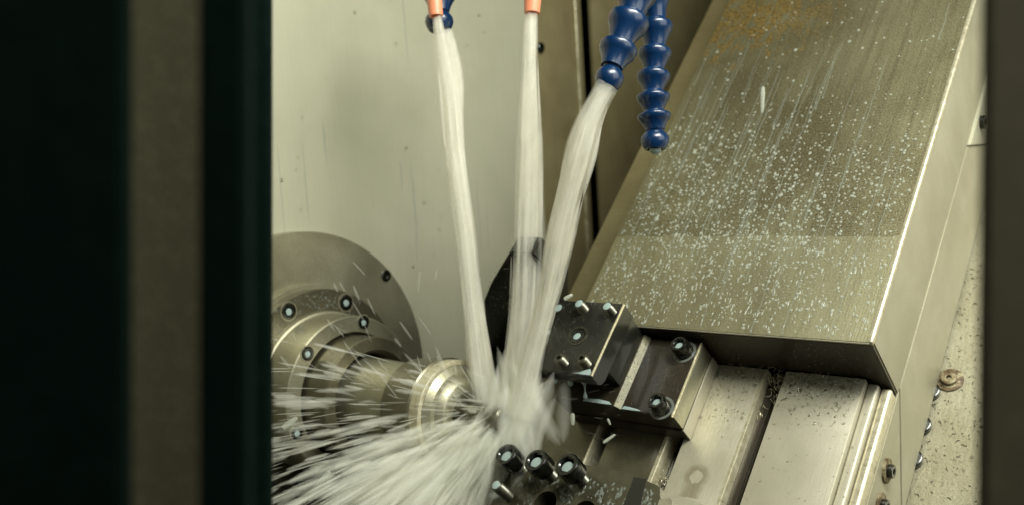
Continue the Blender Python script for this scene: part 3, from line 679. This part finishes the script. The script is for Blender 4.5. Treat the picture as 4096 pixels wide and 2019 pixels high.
jet([(1784, 124, 549, 24), (1812, 230, 548, 28), (1832, 360, 545, 26), (1838, 520, 541, 20), (1850, 760, 535, 22), (1885, 1150, 525, 26)], 'short milky jet from the top left blue nozzle merging with its neighbour', 45, 4, .4)
jet([(2127, 56, 518, 26), (2124, 180, 517, 30), (2119, 330, 516, 38), (2114, 636, 513, 58), (2106, 954, 509, 66), (2092, 1272, 504, 62), (2060, 1560, 500, 66), (2045, 1700, 498, 76)], 'middle milky jet spreading below the lone salmon nozzle', 150, 5, .2)
jet([(2432, 342, 450, 46), (2394, 410, 451, 52), (2352, 500, 454, 60), (2312, 636, 458, 68), (2272, 795, 463, 62), (2236, 954, 468, 60), (2185, 1192, 477, 50), (2126, 1431, 485, 50), (2068, 1650, 492, 72)], 'right wide milky jet slanting down from the bent blue hose', 150, 6, .45)
# ================================================================ splash at the workpiece: spindle shaped streaks of spray
random.seed(11)
def streak(bm, c, d, L, r, n=5):
    d = Vector(d).normalized(); _, u, v = basis(d); prev = None; c = Vector(c)
    rings = []
    for s, f in ((-.5, 0), (-.3, .75), (.1, 1), (.38, .7), (.5, 0)):
        o = c+d*(s*L)
        rings.append([bm.verts.new(o)] if f == 0 else [bm.verts.new(o+(u*math.cos(6.2832*k/n)+v*math.sin(6.2832*k/n))*r*f) for k in range(n)])
    for A, B in zip(rings, rings[1:]):
        for k in range(n):
            k2 = (k+1) % n
            if len(A) == 1: bm.faces.new((A[0], B[k2], B[k]))
            elif len(B) == 1: bm.faces.new((A[k], A[k2], B[0]))
            else: bm.faces.new((A[k], A[k2], B[k2], B[k]))
T0 = pt(2040, 1640, 494)
def right_dir(deg, dep):     # direction in the plane facing the door, deg measured clockwise from right, dep = towards the door
    a = math.radians(deg); fwd = MB_ @ Vector((0, 0, 1)); r = MB_ @ Vector((1, 0, 0)); dn = MB_ @ Vector((0, 1, 0))
    return (r*math.cos(a)+dn*math.sin(a)-fwd*dep).normalized()
bm = new()
G = Vector((0, -R2, -R2))
FW = MB_ @ Vector((0, 0, 1)); RT = MB_ @ Vector((1, 0, 0)); DN = MB_ @ Vector((0, 1, 0))
def clear(p, L):
    """keeps spray out of the bolted holder and its bolts, which stand nearer the door"""
    q_ = p-CAMB; z_ = q_.dot(FW); return not (z_ < 486 and q_.dot(DN)+L*.4 > 64 and q_.dot(RT)+L*.35 > -22)
def soft(bm, p, d, L, r):
    if not clear(p, L): return
    for f in (1, .8, .6, .38): streak(bm, p, d, L*(.75+.25*f), r*f, 6)
lanes = [(random.gauss(142, 18), random.uniform(-.2, .5)) for _ in range(70)]
for i in range(1250):        # main fan: down and to the left, bunched in lanes
    l = random.choice(lanes); deg = l[0]+random.gauss(0, 2.5); dep = l[1]+random.gauss(0, .05); dist = 14+140*random.random()**.75
    if deg < 96: continue
    d = right_dir(deg, dep); o = T0+Vector((random.gauss(0, 6), random.gauss(0, 5), random.gauss(0, 5)))
    p = o+d*dist+G*(dist*dist*.0006); dd = (d+G*dist*.0012)
    if p.x < -8: continue
    soft(bm, p, dd, random.uniform(8, 24)*(.5+dist/120), (.3+1.5*random.random()**1.4)*(.75+dist/300))
bh = new()
for i in range(150):         # thin mist drifting over the flange
    deg = random.gauss(192, 20); dist = 25+100*random.random()**1.3; d = right_dir(deg, random.uniform(-.4, .4))
    p = T0+d*dist+G*(dist*dist*.0009); dd = right_dir(deg+random.gauss(20, 12) if deg > 195 else deg+random.gauss(0, 8), random.uniform(-.3, .3))
    if p.x < -8: continue
    soft(bh, p, dd, random.uniform(6, 22), random.uniform(.3, 1.1))
tag(obj('coolant_mist', bh, M['mist'], org=T0, ang=80), 'faint mist streaks drifting over the spindle flange', 'mist', kind='stuff')
for i in range(140):
    deg = random.uniform(-70, 70); dist = 8+50*random.random(); d = right_dir(deg, random.uniform(.1, .7)); p = T0+d*dist
    streak(bm, p, d, random.uniform(2, 8), random.uniform(.06, .2))
# dense plume: a closed cloud of milky mist, radial streaks in its density
fwd_ = MB_ @ Vector((0, 0, 1)); rt_ = MB_ @ Vector((1, 0, 0)); dn_ = MB_ @ Vector((0, 1, 0))
bp = new()
def wide(p, d, L, r, n=9):
    """soft edged streak of mist: four nested spindles"""
    if not clear(p, L): return
    for f in (1, .74, .46): streak(bp, p, d, L*(.7+.3*f), r*f, n)
for i in range(640):
    u_ = random.random(); deg = random.gauss(124, 17); dist = 6+88*u_; d = right_dir(deg, random.uniform(-.15, .45))
    L = random.uniform(30, 60)*(.7+u_); p = T0+Vector((random.gauss(0, 7), random.gauss(0, 5), random.gauss(0, 5)))+d*dist+G*(dist*dist*.0005)
    if p.x < 0: continue
    wide(p, d+G*dist*.001, L, random.uniform(1.0, 3.6)*(.7+.7*u_))
for i in range(70):          # the boiling heart where the jets meet
    p = T0+Vector((random.gauss(0, 7), random.gauss(0, 6), random.gauss(0, 7))); d = right_dir(random.gauss(95, 22), random.uniform(-.3, .3)); wide(p, d, random.uniform(30, 62), random.uniform(2.5, 6))
for i in range(34):          # curtain hanging to the right of the impact
    p = T0+(MB_ @ Vector((random.uniform(0, 11), random.uniform(-30, 12), random.uniform(-6, 8)))); wide(p, right_dir(random.gauss(90, 8), 0), random.uniform(18, 40), random.uniform(.5, 1.6))
tag(obj('coolant_spray', bm, M['spray'], org=T0, ang=80), 'streaks of spray flying down and left from the workpiece', 'spray', kind='stuff')
tag(obj('coolant_plume', bp, M['plume'], org=T0, ang=180), 'dense white plume of spray where the jets meet', 'spray plume', kind='stuff')
# a few single drops in flight
fl = [((3052, 345), (3048, 455), 400, 1.0, 'long white drop falling in front of the cover at its top'), ((2255, 1197), (2292, 1176), 452, 1.1, 'white drop flying just above the clamp block'), ((2290, 1650), (2291, 1700), 440, 1.1, 'white drop falling left of the tool base front'),
      ((2430, 1672), (2442, 1698), 435, .6, 'small white drop in front of the tool base foot'), ((2412, 1770), (2462, 1735), 430, .8, 'slanting white drop over the slots under the tool base'), ((1230, 2000), (1320, 1880), 470, 2.0, 'thick slanting drop low beside the spindle'), ((1130, 1712), (1190, 1668), 500, 1.8, 'slanting drop over the lower left ring screw')]
for (u0, v0), (u1, v1), d, r, lab in fl:
    a, b = pt(u0, v0, d), pt(u1, v1, d); bm = new(); L = (b-a).length; lathe(bm, [(0, 0), (L*.06, r*.8), (L*.3, r), (L*.8, r*.8), (L*.96, r*.5), (L, 0)], a, b-a, 12)
    tag(obj('flying_drop', bm, M['bead']), lab, 'flying drop', 'single coolant drops in flight')
# ================================================================ door frame close to the camera
ud = bw(Vector((0, R2, R2))); rt = W.col[0].copy(); rt.z = 0; rt.normalize(); fw = Vector((-rt.y, rt.x, 0))
if fw.dot(W.col[2]) < 0: fw = -fw
def post(name, label, cat, u0, u1, d, mat, thick=6, tilt=0, group=None):
    a, b = bw(pt(u0, 1010, d)), bw(pt(u1, 1010, d)); t = thing(name, label, cat, a, 'world', group)
    bm = new(); H = 260; up = -W.col[1]+W.col[0]*tilt
    p0 = a-up*H; w = b-a; pts = [p0, p0+w, p0+w+up*2*H, p0+up*2*H]
    prism(bm, pts, W.col[2]*thick, .8); obj('profile', bm, mat, t)
    return t
post('door_panel', 'wide black blurred door panel at the far left edge', 'door panel', -400, 492, 165, M['frame'], 5)
post('door_frame', 'black door frame bar left of the pale wall', 'door frame', 790, 985, 165, M['frame'], 5)
post('door_seal', 'black rubber seal along the inner side of the door frame bar', 'door seal', 880, 1077, 300, M['frame'], 5)
post('window_slat', 'added olive slat in place of the dim window between the two black door bars', 'stand-in slat', 300, 1000, 345, M['strip'], 4)  # added slat; its dull olive stands for the dim window view
post('door_post', 'blurred brown grey post at the right edge', 'door post', 3940, 4600, 165, M['post'], 3, .012)
